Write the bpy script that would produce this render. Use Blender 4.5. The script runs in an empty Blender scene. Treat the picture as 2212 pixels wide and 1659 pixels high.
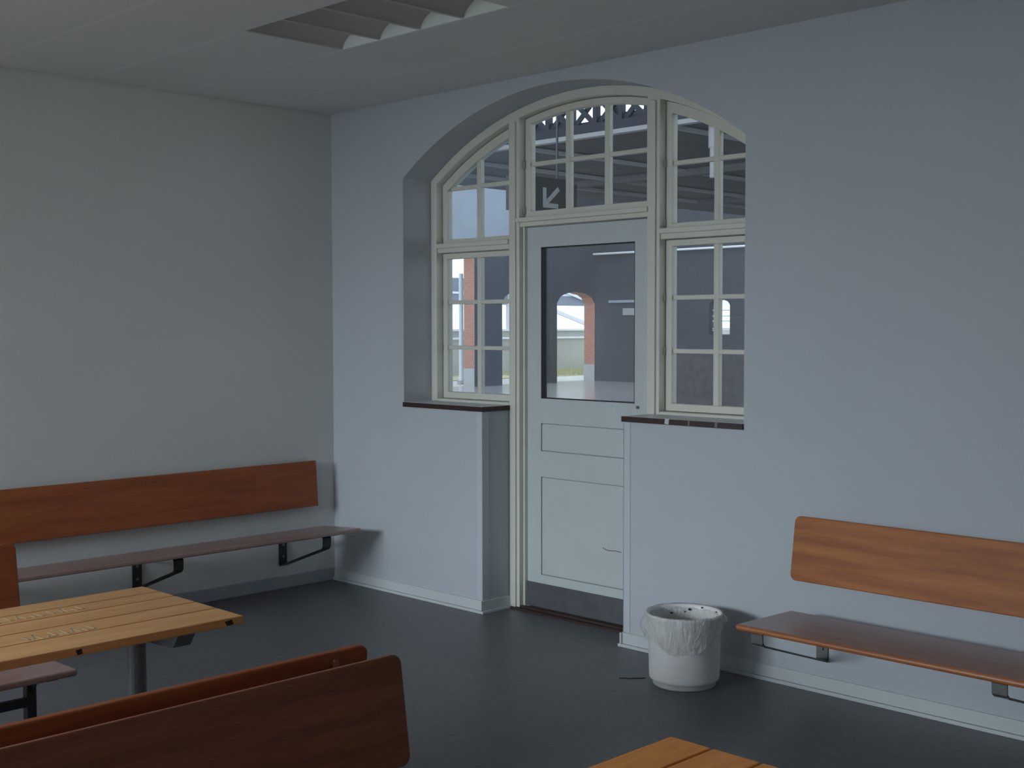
import bpy, bmesh, math, random
from mathutils import Vector, Matrix
random.seed(7)
PI = math.pi
SC = bpy.context.scene
COL = SC.collection

# ------------------------------------------------------------------ camera
CAM = Vector((7.0963, -5.3193, 1.7825))
yaw, pitch, roll = 0.785776, -0.04626, -0.0016117
fw = Vector((-math.sin(yaw)*math.cos(pitch), math.cos(yaw)*math.cos(pitch), math.sin(pitch)))
rt = Vector((math.cos(yaw), math.sin(yaw), 0)); up = rt.cross(fw)
r2 = rt*math.cos(roll)+up*math.sin(roll); u2 = -rt*math.sin(roll)+up*math.cos(roll)
cd = bpy.data.cameras.new('camera'); cam = bpy.data.objects.new('camera', cd); COL.objects.link(cam)
M = Matrix((r2, u2, -fw)).transposed().to_4x4(); M.translation = CAM
cam.matrix_world = M
cd.sensor_width = 36; cd.sensor_fit = 'HORIZONTAL'; cd.lens = 44.06; cd.clip_end = 300
SC.camera = cam

# ------------------------------------------------------------------ view, world, daylight
SC.view_settings.view_transform = 'Standard'; SC.view_settings.look = 'None'
SC.view_settings.exposure = 0.0; SC.view_settings.gamma = 1.0
try: SC.view_settings.use_curve_mapping = False
except Exception: pass
w = bpy.data.worlds.new('overcast_sky'); SC.world = w; w.use_nodes = True
bg = w.node_tree.nodes['Background']; bg.inputs[0].default_value = (0.80, 0.91, 1.0, 1); bg.inputs[1].default_value = 1.9

def area(name, loc, rot, sx, sy, power, col):
    l = bpy.data.lights.new(name, 'AREA'); l.shape = 'RECTANGLE'; l.size = sx; l.size_y = sy
    l.energy = power; l.color = col
    o = bpy.data.objects.new(name, l); o.location = loc; o.rotation_euler = rot; COL.objects.link(o); return o
# daylight entering through the room's own windows behind the camera (left wall far end, front wall)
area('daylight_left_window', (-3.4, -6.9, 4.0), (0, -PI/2, 0), 3.1, 4.6, 2050, (0.80, 0.90, 1.0))
area('daylight_front_window', (1.5, -12.0, 4.0), (PI/2, 0, 0), 4.2, 3.1, 1980, (0.82, 0.91, 1.0))
area('daylight_front_window', (5.6, -12.0, 4.0), (PI/2, 0, 0), 3.2, 3.1, 50, (0.82, 0.91, 1.0))

# ------------------------------------------------------------------ helpers
def tag(o, label=None, cat=None, group=None, kind=None):
    if label: o['label'] = label
    if cat: o['category'] = cat
    if group: o['group'] = group
    if kind: o['kind'] = kind
    return o
def empty(name, loc=(0, 0, 0), rz=0):
    o = bpy.data.objects.new(name, None); o.location = loc; o.rotation_euler = (0, 0, rz)
    o.empty_display_size = .1; COL.objects.link(o); return o
def obj(name, bm, mat, parent=None, bevel=0, smooth=False, segs=2):
    bmesh.ops.recalc_face_normals(bm, faces=bm.faces)
    me = bpy.data.meshes.new(name); bm.to_mesh(me); bm.free()
    for m in (mat if isinstance(mat, (list, tuple)) else [mat]): me.materials.append(m)
    if smooth:
        for p in me.polygons: p.use_smooth = True
    o = bpy.data.objects.new(name, me); COL.objects.link(o)
    if parent: o.parent = parent
    if bevel:
        b = o.modifiers.new('bevel', 'BEVEL'); b.width = bevel; b.segments = segs; b.limit_method = 'ANGLE'; b.angle_limit = math.radians(40)
    return o
def B(): return bmesh.new()
def box(bm, x0, x1, y0, y1, z0, z1, mi=0):
    v = [bm.verts.new(p) for p in ((x0,y0,z0),(x1,y0,z0),(x1,y1,z0),(x0,y1,z0),(x0,y0,z1),(x1,y0,z1),(x1,y1,z1),(x0,y1,z1))]
    for f in ((0,3,2,1),(4,5,6,7),(0,1,5,4),(1,2,6,5),(2,3,7,6),(3,0,4,7)):
        fc = bm.faces.new([v[i] for i in f]); fc.material_index = mi
    return bm
def prism(bm, pts, plane, a, b, mi=0, side_mi=None):
    """extrude a 2-D outline: plane 'xz' along y, 'yz' along x, 'xy' along z"""
    def P(p, d):
        return {'xz': (p[0], d, p[1]), 'yz': (d, p[0], p[1]), 'xy': (p[0], p[1], d)}[plane]
    A = [bm.verts.new(P(p, a)) for p in pts]; C = [bm.verts.new(P(p, b)) for p in pts]
    n = len(pts); fs = [bm.faces.new(A), bm.faces.new(C)]
    for f in fs: f.material_index = mi
    for i in range(n):
        f = bm.faces.new((A[i], A[(i+1) % n], C[(i+1) % n], C[i])); f.material_index = mi if side_mi is None else side_mi
    return bm
def slabseg(bm, p, q, w, t, side):
    """flat bar from p to q, width w along 'side', thickness t"""
    p, q, s = Vector(p), Vector(q), Vector(side).normalized(); d = (q-p).normalized(); n = d.cross(s).normalized()
    p = p - d*t*.4; q = q + d*t*.4
    vs = []
    for c in (p, q):
        for a, b in ((-1,-1),(1,-1),(1,1),(-1,1)): vs.append(bm.verts.new(c + s*w/2*a + n*t/2*b))
    for f in ((0,1,2,3),(7,6,5,4),(0,4,5,1),(1,5,6,2),(2,6,7,3),(3,7,4,0)): bm.faces.new([vs[i] for i in f])
def tube(bm, p, q, r, n=14, r2=None):
    p, q = Vector(p), Vector(q); d = (q-p).normalized(); a = d.orthogonal().normalized(); b = d.cross(a)
    rr = (r, r if r2 is None else r2); R = []
    for c, ra in ((p, rr[0]), (q, rr[1])):
        R.append([bm.verts.new(c + (a*math.cos(2*PI*i/n)+b*math.sin(2*PI*i/n))*ra) for i in range(n)])
    bm.faces.new(R[0]); bm.faces.new(R[1])
    for i in range(n): bm.faces.new((R[0][i], R[0][(i+1) % n], R[1][(i+1) % n], R[1][i]))
def lathe(bm, prof, cx=0, cy=0, n=48, wob=None):
    rings = []
    for k, (r, z) in enumerate(prof):
        ring = []
        for i in range(n):
            a = 2*PI*i/n; rr, zz = (r, z) if wob is None else wob(k, a, r, z)
            ring.append(bm.verts.new((cx+rr*math.cos(a), cy+rr*math.sin(a), zz)))
        rings.append(ring)
    for k in range(len(rings)-1):
        for i in range(n): bm.faces.new((rings[k][i], rings[k][(i+1) % n], rings[k+1][(i+1) % n], rings[k+1][i]))
    return rings
def rrect(x0, x1, z0, z1, r, n=6):
    pts = []
    for cx, cz, a0 in ((x1-r, z0+r, -PI/2), (x1-r, z1-r, 0), (x0+r, z1-r, PI/2), (x0+r, z0+r, PI)):
        for i in range(n+1):
            a = a0 + PI/2*i/n; pts.append((cx+r*math.cos(a), cz+r*math.sin(a)))
    return pts

# ------------------------------------------------------------------ materials
def mat(name):
    m = bpy.data.materials.new(name); m.use_nodes = True
    nt = m.node_tree; return m, nt, nt.nodes['Principled BSDF']
def N(nt, t, **kw):
    n = nt.nodes.new(t)
    for k, v in kw.items(): setattr(n, k, v)
    return n
def ramp(nt, fac, stops):
    r = N(nt, 'ShaderNodeValToRGB'); e = r.color_ramp.elements
    while len(e) < len(stops): e.new(.5)
    for i, (p, c) in enumerate(stops): e[i].position = p; e[i].color = (*c, 1)
    nt.links.new(fac, r.inputs[0]); return r.outputs[0]
def coords(nt, scale=(1,1,1)):
    tc = N(nt, 'ShaderNodeTexCoord'); mp = N(nt, 'ShaderNodeMapping'); mp.inputs['Scale'].default_value = scale
    nt.links.new(tc.outputs['Object'], mp.inputs[0]); return mp.outputs[0]
def noise(nt, vec, s, det=4, rough=.55, dist=0):
    n = N(nt, 'ShaderNodeTexNoise'); n.inputs['Scale'].default_value = s; n.inputs['Detail'].default_value = det
    n.inputs['Roughness'].default_value = rough; n.inputs['Distortion'].default_value = dist
    nt.links.new(vec, n.inputs['Vector']); return n.outputs[0]
def bump(nt, b, h, st, dist=.01):
    n = N(nt, 'ShaderNodeBump'); n.inputs['Strength'].default_value = st; n.inputs['Distance'].default_value = dist
    nt.links.new(h, n.inputs['Height']); nt.links.new(n.outputs[0], b.inputs['Normal'])
def paint(name, c, rough=.55, var=.03, bs=.15, scale=2.2, bscale=90, spec=.4):
    m, nt, b = mat(name); v = coords(nt)
    f = noise(nt, v, scale, 5)
    lo = tuple(x*(1-var) for x in c); hi = tuple(min(1, x*(1+var)) for x in c)
    nt.links.new(ramp(nt, f, [(.3, lo), (.7, hi)]), b.inputs['Base Color'])
    b.inputs['Roughness'].default_value = rough; b.inputs['Specular IOR Level'].default_value = spec
    bump(nt, b, noise(nt, v, bscale, 3), bs, .002); return m
def wood(name, c0, c1, c2, axis='x', rough=.3, grain=1.0, coat=.0, spec=.3):
    m, nt, b = mat(name)
    sc = (1.1, 14, 14) if axis == 'x' else (14, 1.1, 14)
    v = coords(nt, tuple(s*grain for s in sc))
    f = noise(nt, v, 1.3, 5, .55, .25)
    g = noise(nt, coords(nt, tuple(s*grain*5 for s in sc)), 2.2, 3, .6)
    base = ramp(nt, f, [(.22, c0), (.5, c1), (.80, c2)])
    mx = N(nt, 'ShaderNodeMixRGB', blend_type='MULTIPLY'); mx.inputs[0].default_value = .55
    nt.links.new(base, mx.inputs[1]); nt.links.new(ramp(nt, g, [(.30, (.72, .68, .64)), (.62, (1, 1, 1))]), mx.inputs[2])
    nt.links.new(mx.outputs[0], b.inputs['Base Color'])
    b.inputs['Roughness'].default_value = rough
    b.inputs['Specular IOR Level'].default_value = spec; b.inputs['Coat Weight'].default_value = coat; b.inputs['Coat Roughness'].default_value = .28
    bump(nt, b, g, .06, .002); return m
def metal(name, c, rough=.45, met=.8):
    m, nt, b = mat(name); v = coords(nt)
    nt.links.new(ramp(nt, noise(nt, v, 12, 4), [(.3, tuple(x*.8 for x in c)), (.7, c)]), b.inputs['Base Color'])
    b.inputs['Roughness'].default_value = rough; b.inputs['Metallic'].default_value = met; return m
def glass(name, dust=.05, gloss=.9, wav=.05, dcol=(.75, .8, .85), tint=(.93, .95, .96)):
    m = bpy.data.materials.new(name); m.use_nodes = True; nt = m.node_tree; nt.nodes.clear()
    out = N(nt, 'ShaderNodeOutputMaterial'); tr = N(nt, 'ShaderNodeBsdfTransparent'); tr.inputs[0].default_value = (*tint, 1)
    gl = N(nt, 'ShaderNodeBsdfGlossy'); gl.inputs['Roughness'].default_value = .03
    lw = N(nt, 'ShaderNodeLayerWeight'); lw.inputs['Blend'].default_value = .5
    pw = N(nt, 'ShaderNodeMath', operation='POWER'); pw.inputs[1].default_value = 5; nt.links.new(lw.outputs['Facing'], pw.inputs[0])
    fr = N(nt, 'ShaderNodeMath', operation='MULTIPLY_ADD'); fr.inputs[1].default_value = .9; fr.inputs[2].default_value = .07; nt.links.new(pw.outputs[0], fr.inputs[0])
    v = coords(nt); bp = N(nt, 'ShaderNodeBump'); bp.inputs['Strength'].default_value = wav; bp.inputs['Distance'].default_value = .02
    nt.links.new(noise(nt, v, 6, 2), bp.inputs['Height']); nt.links.new(bp.outputs[0], gl.inputs['Normal'])
    k = N(nt, 'ShaderNodeMath', operation='MULTIPLY'); k.inputs[1].default_value = gloss; nt.links.new(fr.outputs[0], k.inputs[0])
    m1 = N(nt, 'ShaderNodeMixShader'); nt.links.new(k.outputs[0], m1.inputs[0]); nt.links.new(tr.outputs[0], m1.inputs[1]); nt.links.new(gl.outputs[0], m1.inputs[2])
    tl = N(nt, 'ShaderNodeBsdfTranslucent'); tl.inputs[0].default_value = (*dcol, 1)
    df = N(nt, 'ShaderNodeBsdfDiffuse'); df.inputs[0].default_value = (*dcol, 1)
    md = N(nt, 'ShaderNodeMixShader'); md.inputs[0].default_value = .3; nt.links.new(tl.outputs[0], md.inputs[1]); nt.links.new(df.outputs[0], md.inputs[2])
    mr = N(nt, 'ShaderNodeMapRange'); mr.inputs[1].default_value = .3; mr.inputs[2].default_value = .75
    mr.inputs[3].default_value = dust*.5; mr.inputs[4].default_value = dust*1.6
    nt.links.new(noise(nt, v, 3.5, 5, .6), mr.inputs[0])
    m2 = N(nt, 'ShaderNodeMixShader'); nt.links.new(mr.outputs[0], m2.inputs[0]); nt.links.new(m1.outputs[0], m2.inputs[1]); nt.links.new(md.outputs[0], m2.inputs[2])
    nt.links.new(m2.outputs[0], out.inputs[0]); return m
def brick(name, c1, c2, mortar, plane='yz', scale=4.2, rough=.85):
    m, nt, b = mat(name); tc = N(nt, 'ShaderNodeTexCoord'); sp = N(nt, 'ShaderNodeSeparateXYZ'); cb = N(nt, 'ShaderNodeCombineXYZ')
    nt.links.new(tc.outputs['Object'], sp.inputs[0])
    ad = N(nt, 'ShaderNodeMath', operation='ADD'); nt.links.new(sp.outputs[0], ad.inputs[0]); nt.links.new(sp.outputs[1], ad.inputs[1])
    nt.links.new(ad.outputs[0], cb.inputs[0]); nt.links.new(sp.outputs[2], cb.inputs[1])
    t = N(nt, 'ShaderNodeTexBrick'); t.inputs['Scale'].default_value = scale; t.inputs['Mortar Size'].default_value = .015
    t.inputs['Color1'].default_value = (*c1, 1); t.inputs['Color2'].default_value = (*c2, 1); t.inputs['Mortar'].default_value = (*mortar, 1)
    nt.links.new(cb.outputs[0], t.inputs['Vector']); nt.links.new(t.outputs[0], b.inputs['Base Color']); b.inputs['Roughness'].default_value = rough
    return m

W_BACK = paint('pale_blue_white_wall_paint', (.51, .545, .578), .6, .02, .35, 1.3, 160)
W_OFF = paint('beige_wall_paint', (.36, .35, .32), .7)
W_LEFT = paint('cream_wall_paint', (.70, .705, .68), .6, .02, .35, 1.3, 160)
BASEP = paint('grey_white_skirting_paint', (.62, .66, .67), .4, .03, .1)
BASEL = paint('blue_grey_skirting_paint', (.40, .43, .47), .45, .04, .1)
FRAME = paint('cream_gloss_frame_paint', (.74, .73, .64), .35, .03, .12, 5)
DOORP = paint('pale_grey_gloss_door_paint', (.58, .63, .63), .38, .03, .1, 4)
LINEP = paint('dark_grey_panel_groove', (.30, .32, .32), .6, .1)  # darker grey showing around the door panels
SILLTOP = paint('white_sill_paint', (.66, .69, .70), .4, .03)
SILLEDGE = paint('dark_brown_sill_edge', (.045, .020, .018), .4, .1)
CHIP = paint('chipped_white_filler', (.6, .62, .62), .7)
CHIP2 = paint('greyish_chip', (.2, .19, .19), .7)
GUARD = paint('white_corner_guard', (.56, .60, .64), .5, .01, .05)
KICK = metal('dull_steel_kick_plate', (.16, .17, .18), .5, .5)
THRESH = wood('dark_worn_threshold', (.03, .02, .016), (.06, .035, .028), (.09, .06, .05), 'x', .55, 1, 0)
STEEL = metal('black_painted_steel', (.035, .036, .038), .45, .3)
GREYST = metal('grey_painted_steel', (.17, .185, .2), .45, .4)
GALV = metal('worn_galvanised_steel', (.20, .205, .20), .45, .6)
CHROME = metal('bright_chrome', (.8, .82, .85), .15, 1)
WOODR = wood('red_brown_varnished_veneer', (.26, .068, .026), (.37, .105, .038), (.44, .145, .055), 'x', .5)
WOODL = wood('orange_brown_varnished_veneer', (.26, .068, .020), (.42, .135, .036), (.55, .21, .055), 'x', .5)
WOODD = wood('dark_walnut_brown_veneer', (.17, .055, .033), (.25, .088, .048), (.32, .125, .065), 'x', .5)
SEATR = wood('sheen_toned_brown_seat_veneer', (.27, .165, .145), (.36, .23, .20), (.43, .285, .25), 'x', .34, 1, .5, .5)  # greyish sheen of the varnish lightened into the seat colour
WOODE = wood('orange_lacquered_edge', (.30, .09, .025), (.42, .14, .04), (.5, .19, .06), 'x', .3, 1, .6, .5)
PINE = wood('varnished_pine_boards', (.54, .255, .085), (.67, .345, .13), (.75, .42, .18), 'y', .45, .8, .05)
PINEO = wood('orange_pine_boards', (.72, .25, .045), (.84, .32, .065), (.90, .39, .09), 'y', .5, .8, 0)
KNOT = paint('dark_knot', (.03, .02, .015), .6)
INK = paint('faded_green_grey_ink', (.44, .33, .18), .7, .1)
PLAST = paint('white_bin_plastic', (.90, .89, .88), .4, .04, .05, 6, 60, .5)
GRAFF = paint('scuff_mark_brown', (.12, .09, .09), .7)

# linoleum floor
m, nt, b = mat('grey_marbled_linoleum'); v = coords(nt); FLOOR = m
f1 = noise(nt, v, 1.6, 5, .6, .8); f2 = noise(nt, v, 26, 4, .7, 1.2)
mx = N(nt, 'ShaderNodeMixRGB', blend_type='MIX'); mx.inputs[0].default_value = .5
nt.links.new(ramp(nt, f1, [(.3, (.110, .112, .12)), (.7, (.145, .142, .145))]), mx.inputs[1])
nt.links.new(ramp(nt, f2, [(.3, (.085, .09, .115)), (.7, (.175, .172, .168))]), mx.inputs[2])
nt.links.new(mx.outputs[0], b.inputs['Base Color']); b.inputs['Roughness'].default_value = .42; b.inputs['Specular IOR Level'].default_value = .45
bump(nt, b, noise(nt, v, 60, 2), .05, .001)
# ceiling boards with lighter joint lines 0.61 m apart
m, nt, b = mat('white_ceiling_boards'); CEIL = m
tc = N(nt, 'ShaderNodeTexCoord'); sp = N(nt, 'ShaderNodeSeparateXYZ'); nt.links.new(tc.outputs['Object'], sp.inputs[0])
a = N(nt, 'ShaderNodeMath', operation='ADD'); a.inputs[1].default_value = .575; nt.links.new(sp.outputs[1], a.inputs[0])
d = N(nt, 'ShaderNodeMath', operation='PINGPONG'); d.inputs[1].default_value = .307; nt.links.new(a.outputs[0], d.inputs[0])
v = coords(nt); fn = ramp(nt, noise(nt, v, 1.5, 4), [(.3, (.70, .70, .68)), (.7, (.73, .73, .71))])
lt = N(nt, 'ShaderNodeMath', operation='LESS_THAN'); lt.inputs[1].default_value = .006; nt.links.new(d.outputs[0], lt.inputs[0])
mx = N(nt, 'ShaderNodeMixRGB'); nt.links.new(lt.outputs[0], mx.inputs[0]); nt.links.new(fn, mx.inputs[1]); mx.inputs[2].default_value = (.80, .81, .81, 1)
nt.links.new(mx.outputs[0], b.inputs['Base Color']); b.inputs['Roughness'].default_value = .6
GLASSW = glass('dusty_window_glass', .045, .9, .06)
GLASSL = glass('blue_veil_dusty_window_glass', .15, .9, .06, (.55, .74, 1.0))  # left panes: bluish glare veil put into the dust colour
GLASSD = glass('hazy_door_glass', .12, .9, .03)
GLASSC = glass('plain_window_glass', .02)
LOUV = paint('white_enamel_shade_tone', (.50, .50, .46), .5, .03)  # same white enamel, toned down for the shaded louvre faces
LOUVE = paint('white_enamel_lit_tone', (.80, .82, .78), .5, .03)  # lighter copy, with the daylight on the end plate painted in

# ------------------------------------------------------------------ room shell
H = 3.249; XR, YF, WT = 8.6, -8.6, 0.36
AX0, AX1, SPR = 0.767, 3.437, 2.745
ACX = (AX0+AX1)/2; RISE = .437; AR = ((AX1-AX0)**2/4+RISE**2)/(2*RISE); ACZ = SPR+RISE-AR
def arc(off=0, x0=None, x1=None, n=40):
    """points of the arch (inset by off) between x0 and x1, left to right"""
    R = AR-off; x0 = AX0+off if x0 is None else x0; x1 = AX1-off if x1 is None else x1
    return [(x0+(x1-x0)*i/n, ACZ+math.sqrt(max(0, R*R-(x0+(x1-x0)*i/n-ACX)**2))) for i in range(n+1)]
NX0, NX1, SILL = 1.514, 2.650, 1.254
DXL, DXR = 1.549, 2.655   # centres of the two door posts

bm = B()
prism(bm, [(0,0),(NX0,0),(NX0,SILL),(AX0,SILL)] + arc(0) + [(AX1,SILL),(NX1,SILL),(NX1,0),(XR,0),(XR,H+.2),(0,H+.2)], 'xz', 0, WT)
tag(obj('wall_back', bm, W_BACK), kind='structure')
bm = B()   # left wall with a window opening beyond the photo's left edge
for y0, y1, z0, z1 in ((-5.55, WT, 0, H+.2), (YF, -8.25, 0, H+.2), (-8.25, -5.55, 0, .9), (-8.25, -5.55, 2.8, H+.2)): box(bm, -.3, 0, y0, y1, z0, z1)
tag(obj('wall_left', bm, W_LEFT), kind='structure')
bm = B(); box(bm, XR, XR+.2, YF, WT, 0, H+.2); tag(obj('wall_right', bm, W_OFF), kind='structure')
bm = B()
for x0, x1, z0, z1 in ((-.3, .35, 0, H+.2), (3.05, 3.95, 0, H+.2), (6.45, XR+.2, 0, H+.2), (.35, 3.05, 0, .9), (.35, 3.05, 2.8, H+.2), (3.95, 6.45, 0, .9), (3.95, 6.45, 2.6, H+.2)):
    box(bm, x0, x1, YF-.3, YF, z0, z1)
tag(obj('wall_front', bm, W_OFF), kind='structure')
bm = B(); box(bm, -.3, XR+.2, YF-.3, .36, -.15, 0); tag(obj('floor', bm, FLOOR), kind='structure')
LX0, LX1, LY0, LY1 = 1.70, 2.96, -1.805, -1.195
bm = B()
for x0, x1, y0, y1 in ((.008, LX0, YF, 0), (LX1, XR, YF, 0), (LX0, LX1, YF, LY0), (LX0, LX1, LY1, 0)): box(bm, x0, x1, y0, y1, H, H+.03)
tag(obj('ceiling', bm, CEIL), kind='structure')
bm = B(); box(bm, -.3, XR+.2, YF-.3, WT, H+.2, H+.35); tag(obj('light_leak_cover', bm, W_LEFT), kind='structure')  # unseen slab added above the ceiling to stop sky light leaking in

# skirting: board with thin top groove and a small foot strip
def skirt(bm, p, q, nrm, h=.08, t=.012, foot=True):
    p, q, n = Vector(p), Vector(q), Vector(nrm); 
    def quad(z0, z1, t):
        a = [p, q, q+n*t, p+n*t]; v = [bm.verts.new((c.x, c.y, z)) for z in (z0, z1) for c in a]
        for f in ((0,1,2,3),(4,5,6,7),(0,1,5,4),(1,2,6,5),(2,3,7,6),(3,0,4,7)): bm.faces.new([v[i] for i in f])
    quad(.018 if foot else 0, h, t)
    if foot: quad(0, .017, t+.012)
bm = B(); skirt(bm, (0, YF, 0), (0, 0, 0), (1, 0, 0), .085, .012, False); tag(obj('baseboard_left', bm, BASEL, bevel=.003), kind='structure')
bm = B(); skirt(bm, (0, 0, 0), (NX0, 0, 0), (0, -1, 0), .079); skirt(bm, (NX0, -.024, 0), (NX0, .235, 0), (1, 0, 0), .079, .012)
skirt(bm, (NX1, 0, 0), (XR, 0, 0), (0, -1, 0), .079); skirt(bm, (NX1, -.024, 0), (NX1, .235, 0), (-1, 0, 0), .079, .012)
tag(obj('baseboard_back', bm, BASEP, bevel=.002), kind='structure')

# sills: pale top, dark brown front edge following the corner of the door recess
def sill(name, x0, x1, corner):
    o = empty(name); tag(o, kind='structure')
    bm = B(); box(bm, x0, x1, .001, .26, SILL+.002, SILL+.0305); obj('sill_top', bm, SILLTOP, o)
    bm = B(); box(bm, x0-(.008 if corner < 0 else 0), x1+(.008 if corner > 0 else 0), -.012, .0, SILL, SILL+.0295)
    if corner > 0: box(bm, x1, x1+.008, 0, .235, SILL, SILL+.0295)
    else: box(bm, x0-.008, x0, 0, .235, SILL, SILL+.0295)
    e = obj('sill_edge', bm, SILLEDGE, o); e['label'] = 'dark brown front edge'
    return o
sill('trim_1', AX0, NX0+.004, 1)
s2 = sill('trim_2', NX1-.004, AX1, -1)
for cx, wd in ((2.955, .016), (3.10, .006), (3.275, .010)):
    CM = CHIP if wd > .012 else CHIP2
    bm = B(); prism(bm, [(cx-wd, SILL+.004), (cx+wd*.8, SILL+.002), (cx+wd, SILL+.031), (cx-wd*.7, SILL+.031)], 'xz', -.0135, -.0115); c = obj('paint_chip', bm, CM, s2); c['label'] = 'pale chipped patch'
# corner guards on the recess corners
bm = B(); box(bm, NX0-.048, NX0+.002, -.003, 0, .08, SILL); box(bm, NX0, NX0+.003, -.003, .05, .08, SILL); tag(obj('trim_3', bm, GUARD), kind='structure')
bm = B(); box(bm, NX1-.002, NX1+.045, -.003, 0, .08, SILL); box(bm, NX1-.003, NX1, -.003, .05, .08, SILL); tag(obj('trim_4', bm, GUARD), kind='structure')
bm = B(); box(bm, NX0+.002, NX1-.002, .215, .36, 0, .012); box(bm, NX0+.002, NX1-.002, .25, .275, .012, .022); tag(obj('trim_5', bm, THRESH), kind='structure')

# ------------------------------------------------------------------ arched frame, side windows, fanlight
YFR = .24; RW = .055
fr = empty('window_frame'); fr.name = 'trim_6'; tag(fr, kind='structure')
bm = B()      # arched outer casing
o0, o1 = arc(0), arc(RW)
prism(bm, [(AX0, SILL+.03)] + o0 + [(AX1, SILL+.03), (AX1-RW, SILL+.03)] + o1[::-1] + [(AX0+RW, SILL+.03)], 'xz', YFR, .352)
obj('arched_casing', bm, FRAME, fr, bevel=.006)
for name, x0, x1 in (('casing_bottom', AX0+RW, DXL-.045), ('casing_bottom', DXR+.045, AX1-RW)):
    bm = B(); box(bm, x0, x1, YFR, .352, SILL+.028, 1.30); obj(name, bm, FRAME, fr, bevel=.006)
for cx in (DXL, DXR):     # moulded door posts up to the arch
    s = 1 if cx == DXL else -1
    bm = B(); x0, x1 = cx-.045, cx+.045
    top = arc(RW-.015, x0, x1, 4)
    prism(bm, [(x0, .012)] + top + [(x1, .012)], 'xz', YFR+.002, .350)
    prism(bm, [(cx-.028, .012)] + arc(RW+.012, cx-.028, cx+.022, 4) + [(cx+.022, .012)], 'xz', YFR-.012, YFR+.01)
    box(bm, cx+s*.045, cx+s*.06, .275, .352, .012, 2.40)
    obj('door_post', bm, FRAME, fr, bevel=.004)
for x0, x1, a, b_ in ((AX0+RW, DXL-.045, 2.266, 2.318), (DXR+.045, AX1-RW, 2.266, 2.318)):
    bm = B(); box(bm, x0, x1, YFR+.01, .352, a, b_); box(bm, x0, x1, YFR-.012, YFR+.02, b_-.022, b_+.008); obj('transom_rail', bm, FRAME, fr, bevel=.005)
bm = B(); box(bm, DXL+.03, DXR-.03, YFR+.01, .352, 2.398, 2.448); box(bm, DXL+.03, DXR-.03, YFR-.018, YFR+.02, 2.424, 2.452); obj('transom_rail', bm, FRAME, fr, bevel=.005)

YS0, YS1, YG = .295, .345, .316
def sash(name, outer, inner, bars, glassmat, hinges):
    """outer/inner outlines (same length) of one glazed light; bars = list of (x0,x1,z0,z1)"""
    o = empty(name); tag(o, kind='structure')
    bm = B(); A = [bm.verts.new((x, YS0, z)) for x, z in outer]; C = [bm.verts.new((x, YS0, z)) for x, z in inner]
    A2 = [bm.verts.new((x, YS1, z)) for x, z in outer]; C2 = [bm.verts.new((x, YS1, z)) for x, z in inner]; n = len(outer)
    for i in range(n):
        j = (i+1) % n
        for q in ((A[i],A[j],C[j],C[i]), (A2[i],C2[i],C2[j],A2[j]), (C[i],C[j],C2[j],C2[i]), (A[i],A2[i],A2[j],A[j])): bm.faces.new(q)
    obj('sash', bm, FRAME, o, bevel=.004)
    for (x0, x1, z0, z1) in bars:
        bm = B(); e_ = .0025 if (z1-z0) < .03 else 0; box(bm, x0, x1, YS0+.012+e_, YS1-.002-e_, z0, z1); obj('glazing_bar', bm, FRAME, o, bevel=.004)
    bm = B(); v = [bm.verts.new((x, YG, z)) for x, z in inner]; bm.faces.new(v); obj('pane', bm, glassmat, o)
    for (x, z) in hinges:
        bm = B(); box(bm, x-.007, x+.007, YS0-.014, YS0+.004, z-.022, z+.022); tube(bm, (x, YS0-.016, z-.02), (x, YS0-.016, z+.02), .005, 8)
        h = obj('hinge', bm, HINGE, o, bevel=.002); h['label'] = 'small grimy hinge'
    return o
HINGE = paint('grimy_painted_hinge', (.44, .42, .36), .5)
def arch_z(x, off): return ACZ+math.sqrt((AR-off)**2-(x-ACX)**2)
def arched_light(name, x0, x1, z0, sw, at, zbars, xbars, hinges, bot=.035):
    off0, off1 = RW+.004, RW+at; n = 16
    ox = [x0+(x1-x0)*i/n for i in range(n+1)]; ix = [x0+sw+(x1-x0-2*sw)*i/n for i in range(n+1)]
    outer = [(x0, z0)] + [(x, arch_z(min(max(x, AX0+off0+.002), AX1-off0-.002), off0)) for x in ox] + [(x1, z0)]
    inner = [(x0+sw, z0+bot)] + [(x, arch_z(x, off1)) for x in ix] + [(x1-sw, z0+bot)]
    bars = []
    for z in zbars:
        # clip the bar to the arch
        xa, xb = x0+sw-.004, x1-sw+.004
        while arch_z(xa, off1-.012) < z+.012 and xa < x1: xa += .01
        while arch_z(xb, off1-.012) < z+.012 and xb > x0: xb -= .01
        bars.append((xa, xb, z-.013, z+.013))
    for x in xbars: bars.append((x-.018, x+.018, z0+bot-.003, arch_z(x, off1)+.012))
    return sash(name, outer, inner, bars, GLASSL if x1 < ACX and x0 < 1 else GLASSW, hinges)
def rect_light(name, x0, x1, z0, z1, sw, zbars, xbars, hinges, bot=.042, top=.035):
    outer = [(x0,z0),(x0,z1),(x1,z1),(x1,z0)]; inner = [(x0+sw,z0+bot),(x0+sw,z1-top),(x1-sw,z1-top),(x1-sw,z0+bot)]
    bars = [(x0+sw-.003, x1-sw+.003, z-.013, z+.013) for z in zbars] + [(x-.018, x+.018, z0+bot-.003, z1-top+.003) for x in xbars]
    return sash(name, outer, inner, bars, GLASSL if x1 < ACX and x0 < 1 else GLASSW, hinges)
LX, LXE = AX0+RW+.004, DXL-.049
RX, RXE = DXR+.049, AX1-RW-.004
rect_light('window_1', LX, LXE, 1.303, 2.262, .042, (1.64, 1.94), ((LX+LXE)/2,), ((LX-.002, 1.64), (LX-.002, 1.94), (LX-.002, 2.215)))
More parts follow.
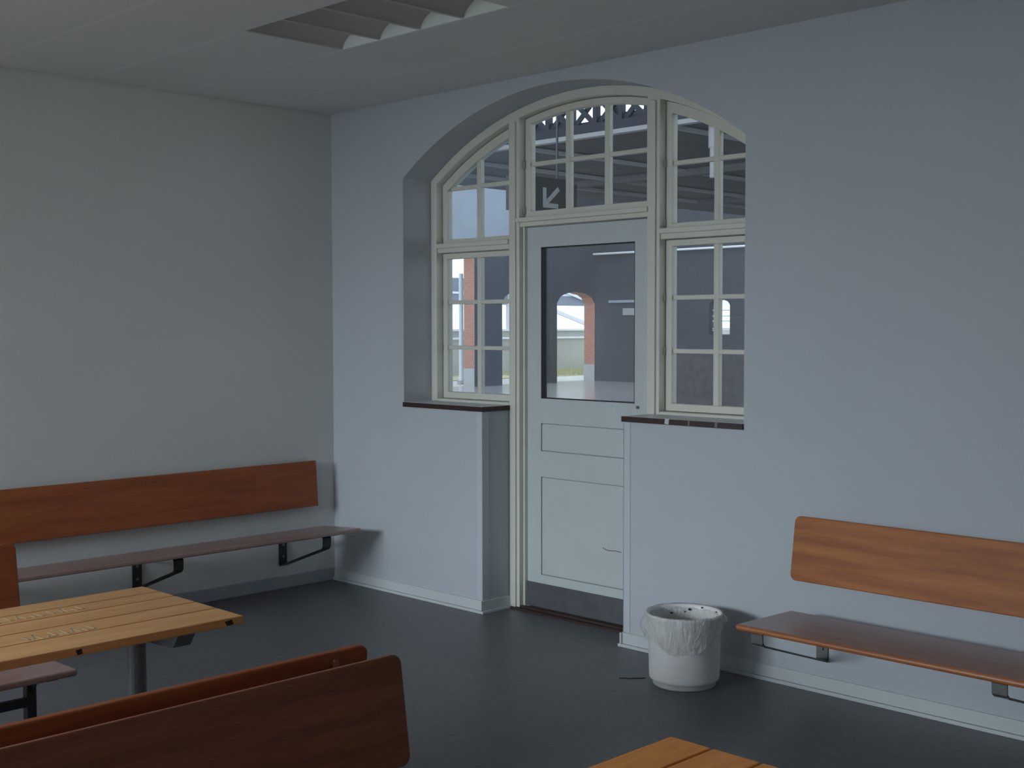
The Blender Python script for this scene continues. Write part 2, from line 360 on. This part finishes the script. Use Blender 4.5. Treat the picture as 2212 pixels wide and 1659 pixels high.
arched_light('window_2', LX, LXE, 2.321, .042, .062, (2.69,), ((LX+LXE)/2,), ((LX-.002, 2.345),))
arched_light('window_3', DXL+.049, DXR-.049, 2.452, .042, .045, (2.785,), (1.945, 2.255), ((DXL+.05, 2.785), (DXL+.05, 2.50)), .042)
rect_light('window_4', RX, RXE, 1.303, 2.262, .042, (1.64, 1.94), ((RX+RXE)/2,), ((RX-.002, 1.64), (RX-.002, 1.94)))
arched_light('window_5', RX, RXE, 2.321, .042, .062, (2.69,), ((RX+RXE)/2,), ((RX-.002, 2.69), (RX-.002, 2.36)))

# ------------------------------------------------------------------ door
DY = .30; dx0, dx1, dz0, dz1 = DXL+.061, DXR-.061, .03, 2.392
gx0, gx1, gz0, gz1 = 1.728, 2.476, 1.333, 2.268
dr = empty('door_1'); tag(dr, kind='structure')
bm = B()
for x0, x1, z0, z1 in ((dx0, gx0, dz0, dz1), (gx1, dx1, dz0, dz1), (gx0, gx1, gz1, dz1), (gx0, gx1, 1.18, gz0), (gx0, gx1, .845, 1.005), (gx0, gx1, dz0, .23)): box(bm, x0, x1, DY, DY+.045, z0, z1)
obj('door_leaf', bm, DOORP, dr)
for z0, z1 in ((1.005, 1.18), (.23, .845)):
    bm = B(); box(bm, gx0+.004, gx1-.004, DY+.003, DY+.03, z0+.004, z1-.004); obj('door_panel', bm, DOORP, dr, bevel=.004)
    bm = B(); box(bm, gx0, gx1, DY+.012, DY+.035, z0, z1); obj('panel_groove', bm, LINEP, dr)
bm = B()
for x0, x1, z0, z1 in ((gx0, gx0+.008, gz0, gz1), (gx1-.006, gx1, gz0, gz1), (gx0, gx1, gz0, gz0+.005), (gx0, gx1, gz1-.006, gz1)): box(bm, x0, x1, DY+.002, DY+.045, z0, z1)
g = obj('glazing_gasket', bm, paint('black_rubber_gasket', (.03, .028, .03), .6), dr)
bm = B(); v = [bm.verts.new(p) for p in ((gx0, DY+.036, gz0), (gx1, DY+.036, gz0), (gx1, DY+.036, gz1), (gx0, DY+.036, gz1))]; bm.faces.new(v); obj('pane', bm, GLASSD, dr)
bm = B(); box(bm, dx0+.002, dx1-.002, DY-.003, DY, dz0-.006, .176); k = obj('kick_plate', bm, KICK, dr); k['label'] = 'dull grey metal kick plate'
for x, z in ((2.503, 1.312), (2.555, 1.262)):
    bm = B(); tube(bm, (x, DY, z), (x, DY-.012, z), .009, 12); obj('lock', bm, GALV, dr, bevel=.002)
bm = B(); pts = [(2.236, .462), (2.250, .456), (2.27, .450), (2.30, .452), (2.335, .455), (2.375, .452)]
for a_, b_ in zip(pts, pts[1:]): slabseg(bm, (a_[0], DY+.0025, a_[1]), (b_[0], DY+.0025, b_[1]), .003, .0035, (0, 1, 0))
obj('scratch', bm, GRAFF, dr)

# ------------------------------------------------------------------ off-photo windows that let the daylight in
def plain_window(name, c, rz, wd, z0, z1):
    o = empty(name, c, rz); tag(o, kind='structure')
    bm = B(); h = wd/2
    for x0, x1, a_, b_ in ((-h, -h+.05, z0, z1), (h-.05, h, z0, z1), (-h, h, z0, z0+.05), (-h, h, z1-.05, z1), (-.02, .02, z0, z1), (-h, h, (z0+z1)/2-.015, (z0+z1)/2+.015)): box(bm, x0, x1, -.03, .03, a_, b_)
    obj('sash', bm, FRAME, o)
    bm = B(); v = [bm.verts.new(p) for p in ((-h, 0, z0), (h, 0, z0), (h, 0, z1), (-h, 0, z1))]; bm.faces.new(v); obj('pane', bm, GLASSC, o)
plain_window('window_6', (-.06, -6.9, 0), PI/2, 2.7, .9, 2.8)
plain_window('window_7', (1.7, YF-.06, 0), 0, 2.7, .9, 2.8)
plain_window('window_8', (5.2, YF-.06, 0), 0, 2.5, .9, 2.6)

# ------------------------------------------------------------------ ceiling light: recessed louvred troffer
tl = empty('ceiling_light', ((LX0+LX1)/2, (LY0+LY1)/2, H)); tag(tl, 'unlit recessed ceiling light with four curved louvre cells set in the white ceiling', 'ceiling light')
hx, hy, hz = (LX1-LX0)/2, (LY1-LY0)/2, .12
bm = B()
for x0, x1, y0, y1, z0, z1 in ((-hx, hx, -hy, -hy+.004, 0, hz), (-hx, -hx+.004, -hy, hy, 0, hz), (hx-.004, hx, -hy, hy, 0, hz), (-hx, hx, -hy, hy, hz, hz+.004)): box(bm, x0, x1, y0, y1, z0, z1)
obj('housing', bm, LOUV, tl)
bm = B(); box(bm, -hx+.004, hx-.004, hy-.006, hy, 0, hz); e_ = obj('end_plate', bm, LOUVE, tl); e_['label'] = 'white end plate, daylight put into its lighter paint'
cell = 2*hx/4
for k in range(5):
    cx = -hx+cell*k; prof = []
    for i in range(9):
        t = i/8; prof.append((.010+.105*t**1.9, .085*t))
    R_ = [(cx+a_, z+.002) for a_, z in prof]; L_ = [(cx-a_, z+.002) for a_, z in prof]
    if k == 0: L_ = [(cx+.004, z) for a_, z in prof]; 
    if k == 4: R_ = [(cx-.004, z) for a_, z in prof]
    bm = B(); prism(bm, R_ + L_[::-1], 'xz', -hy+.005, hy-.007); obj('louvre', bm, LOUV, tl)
for k in range(2):
    bm = B(); tube(bm, (-hx+cell*(2*k+1)+0, -hy+.02, .105), (-hx+cell*(2*k+1), hy-.02, .105), .008, 10); obj('lamp_tube', bm, LOUVE, tl)

# ------------------------------------------------------------------ benches
def bench(name, loc, rz, L, label, face, edge, seat, back_end, brackets=None, legs=None, corner=.03, back_r=.03, tilt=.045, gap=.03, ext=0.0):
    """local: +x along the bench, sitter faces -y.  seat=(y_back,z_back,y_front,z_front); back_end=(x0,x1) of the backrest."""
    o = empty(name, loc, rz); tag(o, label, 'bench')
    yb, zb, yf, zf = seat; t = .028
    # backrest, leaning: top at y=-gap, bottom further out
    bm = B(); x0, x1 = back_end; pts = rrect(x0, x1, 0, .312, back_r)
    prism(bm, pts, 'xz', -.011, .011)
    a = math.atan2(tilt, .308)
    for v in bm.verts:
        y, z = v.co.y, v.co.z
        v.co.y = -gap-.011-tilt + z*math.sin(a) + y*math.cos(a); v.co.z = .547 + z*math.cos(a) - y*math.sin(a)
    obj('backrest', bm, [face], o, bevel=.005, segs=3)
    # seat board
    bm = B(); pts = rrect(0, L, yf, yb, .012)
    prism(bm, pts, 'xy', -t, 0)
    for v in bm.verts: v.co.z += zb + (zf-zb)*(v.co.y-yb)/(yf-yb)
    obj('seat', bm, [SEATR], o, bevel=.009, segs=3)
    if edge:
        bm = B()
        for i in range(24):
            pass
        # lacquered nosing: half-round strip along the front edge
        n = 8; prof = [(yf+.004-.010*math.sin(PI*i/n), zf-t/2+ .0135*math.cos(PI*i/n)) for i in range(n+1)]
        prism(bm, prof, 'yz', .004, L-.004); s = obj('front_nosing', bm, edge, o, smooth=False); s['label'] = 'orange lacquered rounded front edge'
    # steelwork
    if brackets:
        for bx in brackets:
            bm = B(); z_u = lambda y: zb+(zf-zb)*(y-yb)/(yf-yb)-t-.004
            P = [(-.005, .335), (-.005, .168), (-.012, .160), (yf+.075, .330), (yf+.058, .345), (yf+.055, z_u(yf+.055)-.012), (yf+.07, z_u(yf+.07)), (yb-.07, z_u(yb-.07)), (-.005, .335)]
            for p, q in zip(P, P[1:]):
                slabseg(bm, (bx, p[0], p[1]), (bx, q[0], q[1]), .062, .008, (1, 0, 0))
            br = obj('bracket', bm, GALV if edge else STEEL, o)
            for bz in (.22, .30):
                bm = B(); tube(bm, (bx, -.008, bz), (bx, -.016, bz), .009, 10); obj('bolt', bm, GALV, br)
            bm = B(); box(bm, bx-.03, bx+.03, -gap-.01, 0, .60, .80); obj('backrest_spacer', bm, STEEL, o)
    if legs:
        ym = (yb+yf)/2; zt = (zb+zf)/2-t-.006
        for lx in legs:
            bm = B(); box(bm, lx-.02, lx+.02, ym-.02, ym+.02, 0.006, zt-.01); box(bm, lx-.05, lx+.05, ym-.16, ym+.14, 0, .008); obj('leg', bm, STEEL, o, bevel=.003)
            bm = B(); slabseg(bm, (lx, yb-.02, zb-t-.006), (lx, yf+.04, zf-t-.006), .05, .008, (1, 0, 0))
            prism(bm, [(ym-.10, zt-.002), (ym+.10, zt-.002), (ym+.02, zt-.09), (ym-.02, zt-.09)], 'yz', lx-.003, lx+.003)
            prism(bm, [(lx-.09, zt-.002), (lx+.09, zt-.002), (lx+.02, zt-.055), (lx-.02, zt-.055)], 'xz', ym-.004, ym+.004)
            obj('seat_support', bm, STEEL, o)
            bm = B(); slabseg(bm, (lx, yb-.02, zb-t-.010), (lx, -.012, zb-.03), .04, .008, (1, 0, 0)); slabseg(bm, (lx, -.012, zb-.03), (lx, -gap+.004, .80), .04, .008, (1, 0, 0)); obj('back_support', bm, STEEL, o)
            bm = B(); tube(bm, (lx, -gap-.004, .825), (lx, -gap+.022, .825), .013, 12); obj('bolt', bm, CHROME, o)
        bm = B(); box(bm, min(legs), max(legs), ym-.015, ym+.015, .25, .285); obj('rail', bm, STEEL, o, bevel=.002)
    return o
# on the left wall (rotated so that it faces +x)
bench('wall_bench', (0, -3.98, 0), PI/2, 3.78, 'long red-brown wooden bench mounted on the cream left wall beside the corner', WOODR, None,
      (-.15, .42, -.56, .45), (-.06, 3.79), brackets=(1.40, 2.46, 3.54), back_r=.005, tilt=.025, gap=.028)
# on the door wall
bench('wall_bench', (3.83, 0, 0), 0, 3.6, 'orange-brown wooden bench mounted on the pale blue wall right of the waste bin', WOODL, WOODE,
      (-.17, .42, -.62, .43), (-.055, 3.65), brackets=(.075, 1.195, 2.31, 3.4), tilt=.045, gap=.028)
# free-standing benches between the tables
bench('bench', (1.755, -5.8, 0), PI/2, 2.73, 'red-brown bench behind the far pine table, cut off by the left edge', WOODR, None,
      (-.17, .42, -.66, .43), (0, 2.75), legs=(.35, 2.64), gap=.03)
bench('bench', (4.358, -5.55, 0), PI/2, 2.47, 'dark brown bench nearest the camera, its broad rounded backrest filling the lower left', WOODD, None,
      (-.10, .42, -.62, .43), (0, 2.49), legs=(.13, 2.34), gap=.008)
bench('bench', (4.245, -3.06, 0), -PI/2, 2.47, 'red-brown bench back to back behind the nearest bench, only its backrest showing', WOODR, None,
      (-.10, .42, -.62, .43), (-.005, 2.49), legs=(.13, 2.34), gap=.008)

# ------------------------------------------------------------------ tables
def table(loc, L, widths, m, label, ink=False):
    """origin at the far right floor corner; boards run towards -y"""
    o = empty('slatted_table', loc); tag(o, label, 'table')
    zt, t = .747, .030; bm = B(); x = 0; W = sum(widths)
    for k, wd in enumerate(widths):
        pts = rrect(x+.0035, x+wd-.0035, -L, 0, .006, 3); prism(bm, pts, 'xy', zt-t, zt); x += wd
    top = obj('tabletop', bm, m, o, bevel=.0035)
    for yy, wd in (((-.06, .018), (-.62, .012)) if ink else ((-.5, .012),)):
        bm = B(); prism(bm, [(yy-wd, zt-.010), (yy+wd*.6, zt-.006), (yy+wd, zt-.024), (yy-wd*.5, zt-.026)], 'yz', W-.003, W-.0028+.0005); obj('knot', bm, KNOT, o)
    cx = W/2
    for yy in (-.225, -L+.225):
        bm = B(); tube(bm, (cx, yy, .01), (cx, yy, zt-t-.07), .034, 20); tube(bm, (cx, yy, 0), (cx, yy, .012), .15, 28); obj('leg', bm, GREYST, o, smooth=False)
        bm = B(); prism(bm, [(cx-.24, zt-t-.018), (cx-.24, zt-t), (cx+.24, zt-t), (cx+.24, zt-t-.018), (cx+.19, zt-t-.085), (cx+.05, zt-t-.095), (cx-.05, zt-t-.095), (cx-.19, zt-t-.085)], 'xz', yy-.03+.07, yy+.04+.07)
        box(bm, cx-.06, cx+.06, yy-.06, yy+.10, zt-t-.008, zt-t); obj('arm', bm, GREYST, o)
    bm = B(); box(bm, cx-.03, cx+.03, -L+.15, -.17, zt-t-.04, zt-t-.004); obj('rail', bm, GREYST, o)
    if ink:
        def stroke(pts, w=.0065):
            for p, q in zip(pts, pts[1:]): slabseg(bm, (p[0], p[1], zt+.0004), (q[0], q[1], zt+.0004), .0008, w, (0, 0, 1))
        for (ox, oy, n, sc) in ((.505, -.47, 6, 1.0), (.19, -.36, 8, 1.15)):
            bm = B()
            for k in range(n):
                y0 = oy+.0-.045*k*sc
                r = [random.uniform(-.008, .008) for _ in range(8)]
                if k % 3 == 0: stroke([(ox-.03+r[0], y0), (ox+.03+r[1], y0+.006), (ox+.028, y0-.024+r[2]), (ox-.002, y0-.02+r[3])])
                elif k % 3 == 1: stroke([(ox+.03+r[0], y0), (ox-.03+r[1], y0-.012), (ox+.026, y0-.026+r[2])])
                else: stroke([(ox-.03, y0-.004), (ox+.022+r[1], y0+r[2]*.5), (ox+.0, y0-.022)])
            s = obj('scribble', bm, INK, o); s['label'] = 'faded green-grey scribble'
    return o
table((2.54, -2.855, 0), 2.1, (.132, .122, .150, .145, .181), PINE, 'pale pine slatted table with faded scribbles, left of the photo near the wall bench', True)
table((5.167, -2.83, 0), 2.1, (.132, .144, .150, .145, .160), PINEO, 'orange pine slatted table, only its far corner showing at the bottom edge')

# ------------------------------------------------------------------ waste bin
BX, BY = 3.330, -.345
bn = empty('waste_bin', (BX, BY, 0)); tag(bn, 'round white plastic waste bin with a clear liner, against the wall right of the door', 'waste bin')
bm = B(); prof = [(0, 0.003), (.135, .003), (.150, .0), (.156, .004), (.157, .024), (.168, .030), (.173, .036), (.1745, .05), (.182, .340), (.188, .344), (.190, .356), (.186, .361), (.179, .358), (.176, .345), (.168, .05), (.155, .02), (0, .018)]
lathe(bm, prof, n=64); bmesh.ops.remove_doubles(bm, verts=bm.verts, dist=1e-5)
obj('bin_body', bm, PLAST, bn, smooth=True)
m = bpy.data.materials.new('clear_polythene_liner'); m.use_nodes = True; nt = m.node_tree; nt.nodes.clear(); LINER = m
out = N(nt, 'ShaderNodeOutputMaterial'); tr = N(nt, 'ShaderNodeBsdfTransparent'); pb = N(nt, 'ShaderNodeBsdfPrincipled')
pb.inputs['Base Color'].default_value = (.80, .80, .77, 1); pb.inputs['Roughness'].default_value = .14; pb.inputs['Specular IOR Level'].default_value = .9
v = coords(nt); bump(nt, pb, noise(nt, coords(nt, (1, 1, .35)), 22, 4, .6, 1.5), .9, .03)
mxs = N(nt, 'ShaderNodeMixShader'); mxs.inputs[0].default_value = .45; nt.links.new(tr.outputs[0], mxs.inputs[1]); nt.links.new(pb.outputs[0], mxs.inputs[2]); nt.links.new(mxs.outputs[0], out.inputs[0])
def hem(a):   # outer hem height: lowest towards the camera's left, ragged
    da = math.atan2(math.sin(a-math.radians(-75)), math.cos(a-math.radians(-75)))
    return .235 - .045*math.exp(-(da/.7)**2) + .018*math.sin(3*a+.6) + .008*math.sin(7*a+2) + .05*max(0, math.cos(a-math.radians(45)))**2
def flare(a):
    s = 0
    for c_, wd, am in ((-138, .30, .026), (42, .22, .022), (-60, .35, .006)):
        da = math.atan2(math.sin(a-math.radians(c_)), math.cos(a-math.radians(c_))); s += am*math.exp(-(da/wd)**2)
    return s
KO = 9
def wob(k, a, r, z):
    if k <= KO:             # outside skirt, hem upwards
        t = k/KO; z0 = hem(a); zz = z0+(.352-z0)*t
        rr = .1905 + (.004+.004*math.sin(9*a+5*t)+.003*math.sin(17*a+9*t+1))*(1-t) + flare(a)*math.sin(PI*min(1, (1-t)*1.2)) + .002
        return rr, zz
    if k == KO+1: return .187, .3645+.001*math.sin(11*a)
    t = (k-KO-1)/7; zz = .363-.19*t
    return .176-.010*t-.007*t*(1+math.sin(6*a+3*t))-.004*(1+math.sin(13*a+6*t))*min(1, t*3), zz
bm = B(); lathe(bm, [(0, 0)]*(KO+1+8), n=120, wob=wob)
ln = obj('bin_liner', bm, LINER, bn, smooth=True); ln['label'] = 'crumpled translucent plastic liner folded over the rim'
for a_, z, r_, s in ((118, .335, .169, .009), (126, .322, .168, .005), (150, .318, .165, .008), (96, .35, .171, .006), (60, .348, .171, .005)):
    bm = B(); a_ = math.radians(a_); c = Vector((r_*math.cos(a_), r_*math.sin(a_), z)); 
    bmesh.ops.create_icosphere(bm, subdivisions=1, radius=s, matrix=Matrix.Translation(c) @ Matrix.Diagonal((1, 1, .7, 1)))
    obj('dirt_speck', bm, KNOT, bn)
bm = B(); pts = [(3.045, -.505), (3.065, -.487), (3.085, -.480), (3.095, -.462), (3.12, -.435), (3.135, -.412)]
for p, q in zip(pts, pts[1:]): slabseg(bm, (p[0], p[1], .0015), (q[0], q[1], .0015), .003, .006, (0, 0, 1))
tag(obj('string_scrap', bm, KNOT), 'short dark scrap of string lying on the floor left of the bin', 'litter')

# ------------------------------------------------------------------ the station hall outside the door
PAVE = paint('pale_station_paving', (.36, .36, .36), .18, .12, .1, .8, 20, .5)
OUTG = paint('pale_concrete_paving', (.55, .55, .53), .8, .1)
PLASTW = paint('pale_blue_grey_tone', (.34, .39, .46), .8, .12, .1, .5)
DARKW = brick('dark_shade_grey_brick', (.075, .08, .095), (.06, .066, .08), (.09, .095, .11))  # dark brick; on the arcade face, shade and veil painted over red brick
REDBR = brick('orange_red_brick', (.46, .22, .16), (.40, .17, .12), (.46, .38, .33))
ROOFM = wood('dark_roof_boards', (.11, .11, .125), (.14, .14, .155), (.19, .185, .20), 'y', .7, .4, 0)
PLINTH = paint('grey_stone_plinth', (.42, .44, .45), .8)
IRON = paint('blue_black_iron_paint', (.035, .042, .06), .6)
PIPE = paint('light_grey_pipe_paint', (.36, .37, .39), .4)
WHITEB = paint('white_painted_steel', (.75, .80, .84), .4)
bm = B(); box(bm, -20.4, 14, .36, 26, -.2, -.01); tag(obj('ground', bm, PAVE), kind='structure')
bm = B(); box(bm, -60, -20.4, -10, 70, -.2, -.012); tag(obj('ground', bm, OUTG), kind='structure')
AW = -19.918
ops = [(13.0, 20.11, 3.95, .28), (21.26, 22.95, 2.50, .34), (23.69, 25.49, 2.50, .36)]
out_ = [(.5, -.1)]
for a_, b_, sp_, rs in ops:
    out_.append((a_, -.1)); n = 12
    for i in range(n+1):
        t = i/n; out_.append((a_+(b_-a_)*t, sp_+rs*math.sqrt(max(0, 1-(2*t-1)**2))))
    out_.append((b_, -.1))
out_ += [(26, -.1), (26, 4.3), (.5, 4.3)]
bm = B(); prism(bm, out_, 'yz', AW-.46, AW, 0, 1)
for f in bm.faces:
    if all(abs(v.co.x-AW) < .001 for v in f.verts): f.material_index = 0
tag(obj('wall_arcade', bm, [DARKW, REDBR]), kind='structure')
bm = B(); box(bm, AW-.46, AW, .5, 22, 4.3, 7.5); tag(obj('wall_arcade_upper', bm, PLASTW), kind='structure')  # glare veil of the upper left panes put into this pale wall colour
bm = B(); box(bm, AW-.46, AW, 22, 26, 4.3, 7.5); tag(obj('wall_arcade_upper', bm, DARKW), kind='structure')
bm = B()
for a_, b_, *_ in ops:
    box(bm, AW-.47, AW-.005, b_-.012, b_+.0, -.01, .52); 
tag(obj('trim_7', bm, PLINTH), kind='structure')
# end wall with an arched window
wx0, wx1, wz0, wz1 = -15.38, -14.62, 1.52, 2.40; n = 12
arcw = [(wx0+(wx1-wx0)*i/n, wz1+.16*math.sqrt(max(0, 1-(2*i/n-1)**2))) for i in range(n+1)]
bm = B(); EY = 25.50
zt_ = 7.5
prism(bm, [(AW, -.1), (wx0, -.1)] + [(wx0, wz0)] + arcw + [(wx1, wz0), (wx0+.0005, wz0-.0005), (wx0+.0005, -.1), (14, -.1), (14, 4.56), (-11, 4.56), (-11, zt_), (AW, zt_)], 'xz', EY, EY+.4)
tag(obj('wall_far', bm, DARKW), kind='structure')
o = empty('window_9', ((wx0+wx1)/2, EY+.2, 0)); tag(o, kind='structure'); hw = (wx1-wx0)/2
bm = B(); box(bm, -hw+.20, -hw+.24, -.03, .03, wz0, wz1+.14); 
for z in (wz0+.12, wz0+.17, wz0+.40, wz0+.55, wz0+.72): box(bm, -hw, hw, -.02, .02, z-.015, z+.015)
box(bm, hw-.06, hw, -.03, .03, wz0, wz1)
obj('glazing_bar', bm, WHITEB, o)
bm = B(); v = [bm.verts.new((x-(wx0+wx1)/2, .03, z)) for x, z in [(wx0, wz0)]+arcw+[(wx1, wz0)]]; bm.faces.new(v); obj('pane', bm, glass('frosted_dusty_glass', .35), o)
bm = B(); tube(bm, (-19.9, EY-.1, 4.10), (12, EY-.1, 4.10), .035, 10); tag(obj('overhead_pipe', bm, WHITEB), 'long white pipe running high along the far hall wall, seen through the right window', 'pipe')
bm = B(); box(bm, -18.72, -18.22, EY-.03, EY, 2.12, 2.34); tag(obj('wall_plaque', bm, PIPE), 'small pale plaque on the far dark wall, seen through the door glass', 'sign')
bm = B(); box(bm, -19.3, -17.6, EY-.05, EY, 2.52, 2.60); tag(obj('trim_8', bm, PLASTW), kind='structure')
# roofs: boarded far roof, lattice girder with sky showing through, unseen canopy added over the near bay to block sky light
bm = B(); box(bm, -11, 14, 8.2, 26, 4.52, 4.57); tag(obj('roof_far', bm, ROOFM), kind='structure')
bm = B(); box(bm, -12.5, 14, .5, 8.0, 5.35, 5.43); tag(obj('sky_shield_near', bm, ROOFM), kind='structure')
for x, y0, y1, z in ((-3.5, 8.4, 25.4, 4.62), (-6.35, 8.4, 25.4, 4.62), (-8.1, 8.4, 25.4, 4.62), (-9.45, 8.4, 25.4, 4.62), (-1.0, 8.4, 25.4, 4.62)):
    bm = B(); box(bm, x-.022, x+.022, y0, y1, z-.17, z-.11); tag(obj('roof_beam', bm, PIPE), kind='structure')
for y in (12.5, 17.0, 21.5):
    bm = B(); box(bm, -9.5, 13.8, y-.08, y+.08, 4.40, 4.52); tag(obj('roof_beam', bm, ROOFM), kind='structure')
tg = empty('lattice_girder', (-3, 8.1, 4.5)); tag(tg, 'dark iron lattice girder carrying the hall roof, white daylight through its gaps, above the door', 'girder')
bm = B(); box(bm, -9.4, 12, -.06, .06, -.06, .0); obj('bottom_chord', bm, PIPE, tg)
bm = B(); box(bm, -9.4, 12, -.05, .05, .0, .13); box(bm, -9.4, 12, -.08, .08, .50, .60); obj('top_chord', bm, IRON, tg)
rl = random.Random(11)
for k in range(24):
    x0 = -4.4+k*.46
    bm = B(); slabseg(bm, (x0, .02, .10), (x0+.46, .02, .52), .03, .07, (0, 1, 0)); slabseg(bm, (x0+.46, -.02, .10), (x0, -.02, .52), .03, .07, (0, 1, 0)); box(bm, x0-.035, x0+.035, -.045, .045, .03, .55)
    a0 = rl.uniform(.0, .22); a1 = rl.uniform(.10, .24)
    if k % 3 == 0: box(bm, x0+a0, x0+a0+a1, .05, .07, .1, .55)
    box(bm, x0, x0+.46, .055, .065, .1, rl.choice((.15, .18, .24)))
    obj('lattice_bay', bm, IRON, tg)
# hanging things under the far roof and the added canopy
def rod(x, y, z0, z1, r, name, label, cat, m):
    bm = B(); tube(bm, (x, y, z0), (x, y, z1), r, 10); return tag(obj(name, bm, m), label, cat)
hl = empty('hanging_lamp', (-3.0, 8.6, 4.72)); tag(hl, 'pale tubular lamp hanging under the hall roof, seen through the upper right window', 'lamp')
bm = B(); tube(bm, (0, 0, -.25), (0, 0, 0), .012, 8); obj('suspension_rod', bm, PIPE, hl)
bm = B(); tube(bm, (0, 0, -.95), (0, 0, -.55), .045, 12); tube(bm, (0, 0, -.55), (0, 0, -.25), .065, 12); obj('lamp_body', bm, PIPE, hl)
# arrow sign
sg = empty('arrow_sign', (-1.4, 3.48, 2.90)); tag(sg, 'black hanging box sign with a white arrow pointing down to the left, outside the fanlight', 'sign')
bm = B(); box(bm, -.14, 0, -.25, .555, 0, .335); obj('sign_box', bm, paint('black_sign_enamel', (.012, .013, .015), .45), sg, bevel=.004)
bm = B(); box(bm, -.12, -.02, .555, .64, .0, .30); obj('sign_side', bm, paint('dark_brown_sign_end', (.03, .025, .028), .5), sg)
def bar(p, q, wd, h=.004):
    d = Vector((q[0]-p[0], q[1]-p[1])).normalized(); n_ = Vector((-d.y, d.x))*wd/2
    prism(bm, [(p[0]+n_.x, p[1]+n_.y), (q[0]+n_.x, q[1]+n_.y), (q[0]-n_.x, q[1]-n_.y), (p[0]-n_.x, p[1]-n_.y)], 'yz', .0005, h)
bm = B(); cy, cz = .215, .135
bar((cy+.13, cz+.10), (cy-.055, cz-.055), .045); bar((cy-.07, cz+.10), (cy-.07, cz-.09), .045, .005); bar((cy-.09, cz-.072), (cy+.12, cz-.072), .045, .006)
obj('arrow', bm, paint('pale_grey_arrow', (.30, .32, .34), .5), sg)
for y in (-.1, .4):
    bm = B(); tube(bm, (-.07, y, .33), (-.07, y, 2.44), .012, 8); obj('hanger', bm, IRON, sg)
# dark panel added in the hall to darken the view through the right window
hd = empty('darkening_panel', (-6.5, 12.0, 0)); tag(hd, 'dark low timber panel added to darken the hall, behind the right window', 'partition')
bm = B(); box(bm, 0, 9, 0, .06, .05, 1.30); obj('panel', bm, ROOFM, hd)
for k in range(4):
    bm = B(); box(bm, 1.2+2.2*k-.03, 1.2+2.2*k+.03, -.05, .02, -.01, 1.75 if k < 2 else 1.34); obj('post', bm, PIPE if k < 2 else ROOFM, hd)
# beyond the arcade
rw = empty('retaining_wall', (-26, 30, 0)); tag(rw, 'pale grey low wall with two white ledges beyond the far arches', 'wall')
bm = B(); box(bm, -.4, 0, -16, 14, -.02, 1.60); obj('wall_body', bm, paint('grey_render', (.42, .43, .40), .9, .1, .2, .6), rw)
for z in (1.60, 1.30):
    bm = B(); box(bm, -.45, .10, -16, 14, z, z+.07); obj('ledge', bm, WHITEB, rw)
bm = B(); box(bm, -25.99, -23.2, 14, 44, -.012, .02); 
rg = random.Random(5)
for k in range(5200):
    x, y = rg.uniform(-25.9, -23.25), rg.uniform(26, 36); h = rg.uniform(.05, .16); dx = rg.uniform(-.04, .04); dy = rg.uniform(-.04, .04)
    v = [bm.verts.new(p) for p in ((x-.012, y-.012, .02), (x+.012, y+.012, .02), (x+dx, y+dy, .02+h))]; bm.faces.new(v)
tag(obj('grass_strip', bm, paint('yellow_green_grass', (.50, .50, .30), .9, .2, .2, 8)), 'yellow-green grass verge at the foot of the low wall outside', 'grass', kind='stuff')
fb = empty('footbridge', (-33, 36, 0)); tag(fb, 'blue-grey steel footbridge with slanting stairs beyond the low wall', 'footbridge')
BRS = paint('blue_grey_bridge_steel', (.22, .26, .32), .6)
bm = B(); box(bm, -.8, .8, -14, 5, 2.75, 3.15); box(bm, -.8, -.7, -14, 5, 3.15, 3.9); obj('deck', bm, BRS, fb)
for y in (-2.2, -9.5, -12.0):
    bm = B(); box(bm, .7, .9, y-.12, y+.12, -.01, 3.6); obj('post', bm, WHITEB, fb)
bm = B(); slabseg(bm, (.9, -2.4, 3.3), (.9, 4.5, 1.4), .12, .16, (1, 0, 0)); slabseg(bm, (.9, -2.0, 4.2), (.9, 4.5, 2.5), .08, .08, (1, 0, 0)); obj('stair', bm, WHITEB, fb)
bm = B(); box(bm, .75, .85, -14, 5, 3.15, 3.24); obj('handrail', bm, WHITEB, fb)
lp = empty('lamp_post', (-21.3, 20.85, -.01)); tag(lp, 'slim white post just beyond the leftmost arch, seen in the left window', 'post')
bm = B(); tube(bm, (0, 0, 0), (0, 0, 3.4), .07, 14); obj('pole', bm, WHITEB, lp)
bm = B(); tube(bm, (0, 0, 0), (0, 0, .12), .14, 14); obj('base', bm, PLINTH, lp)
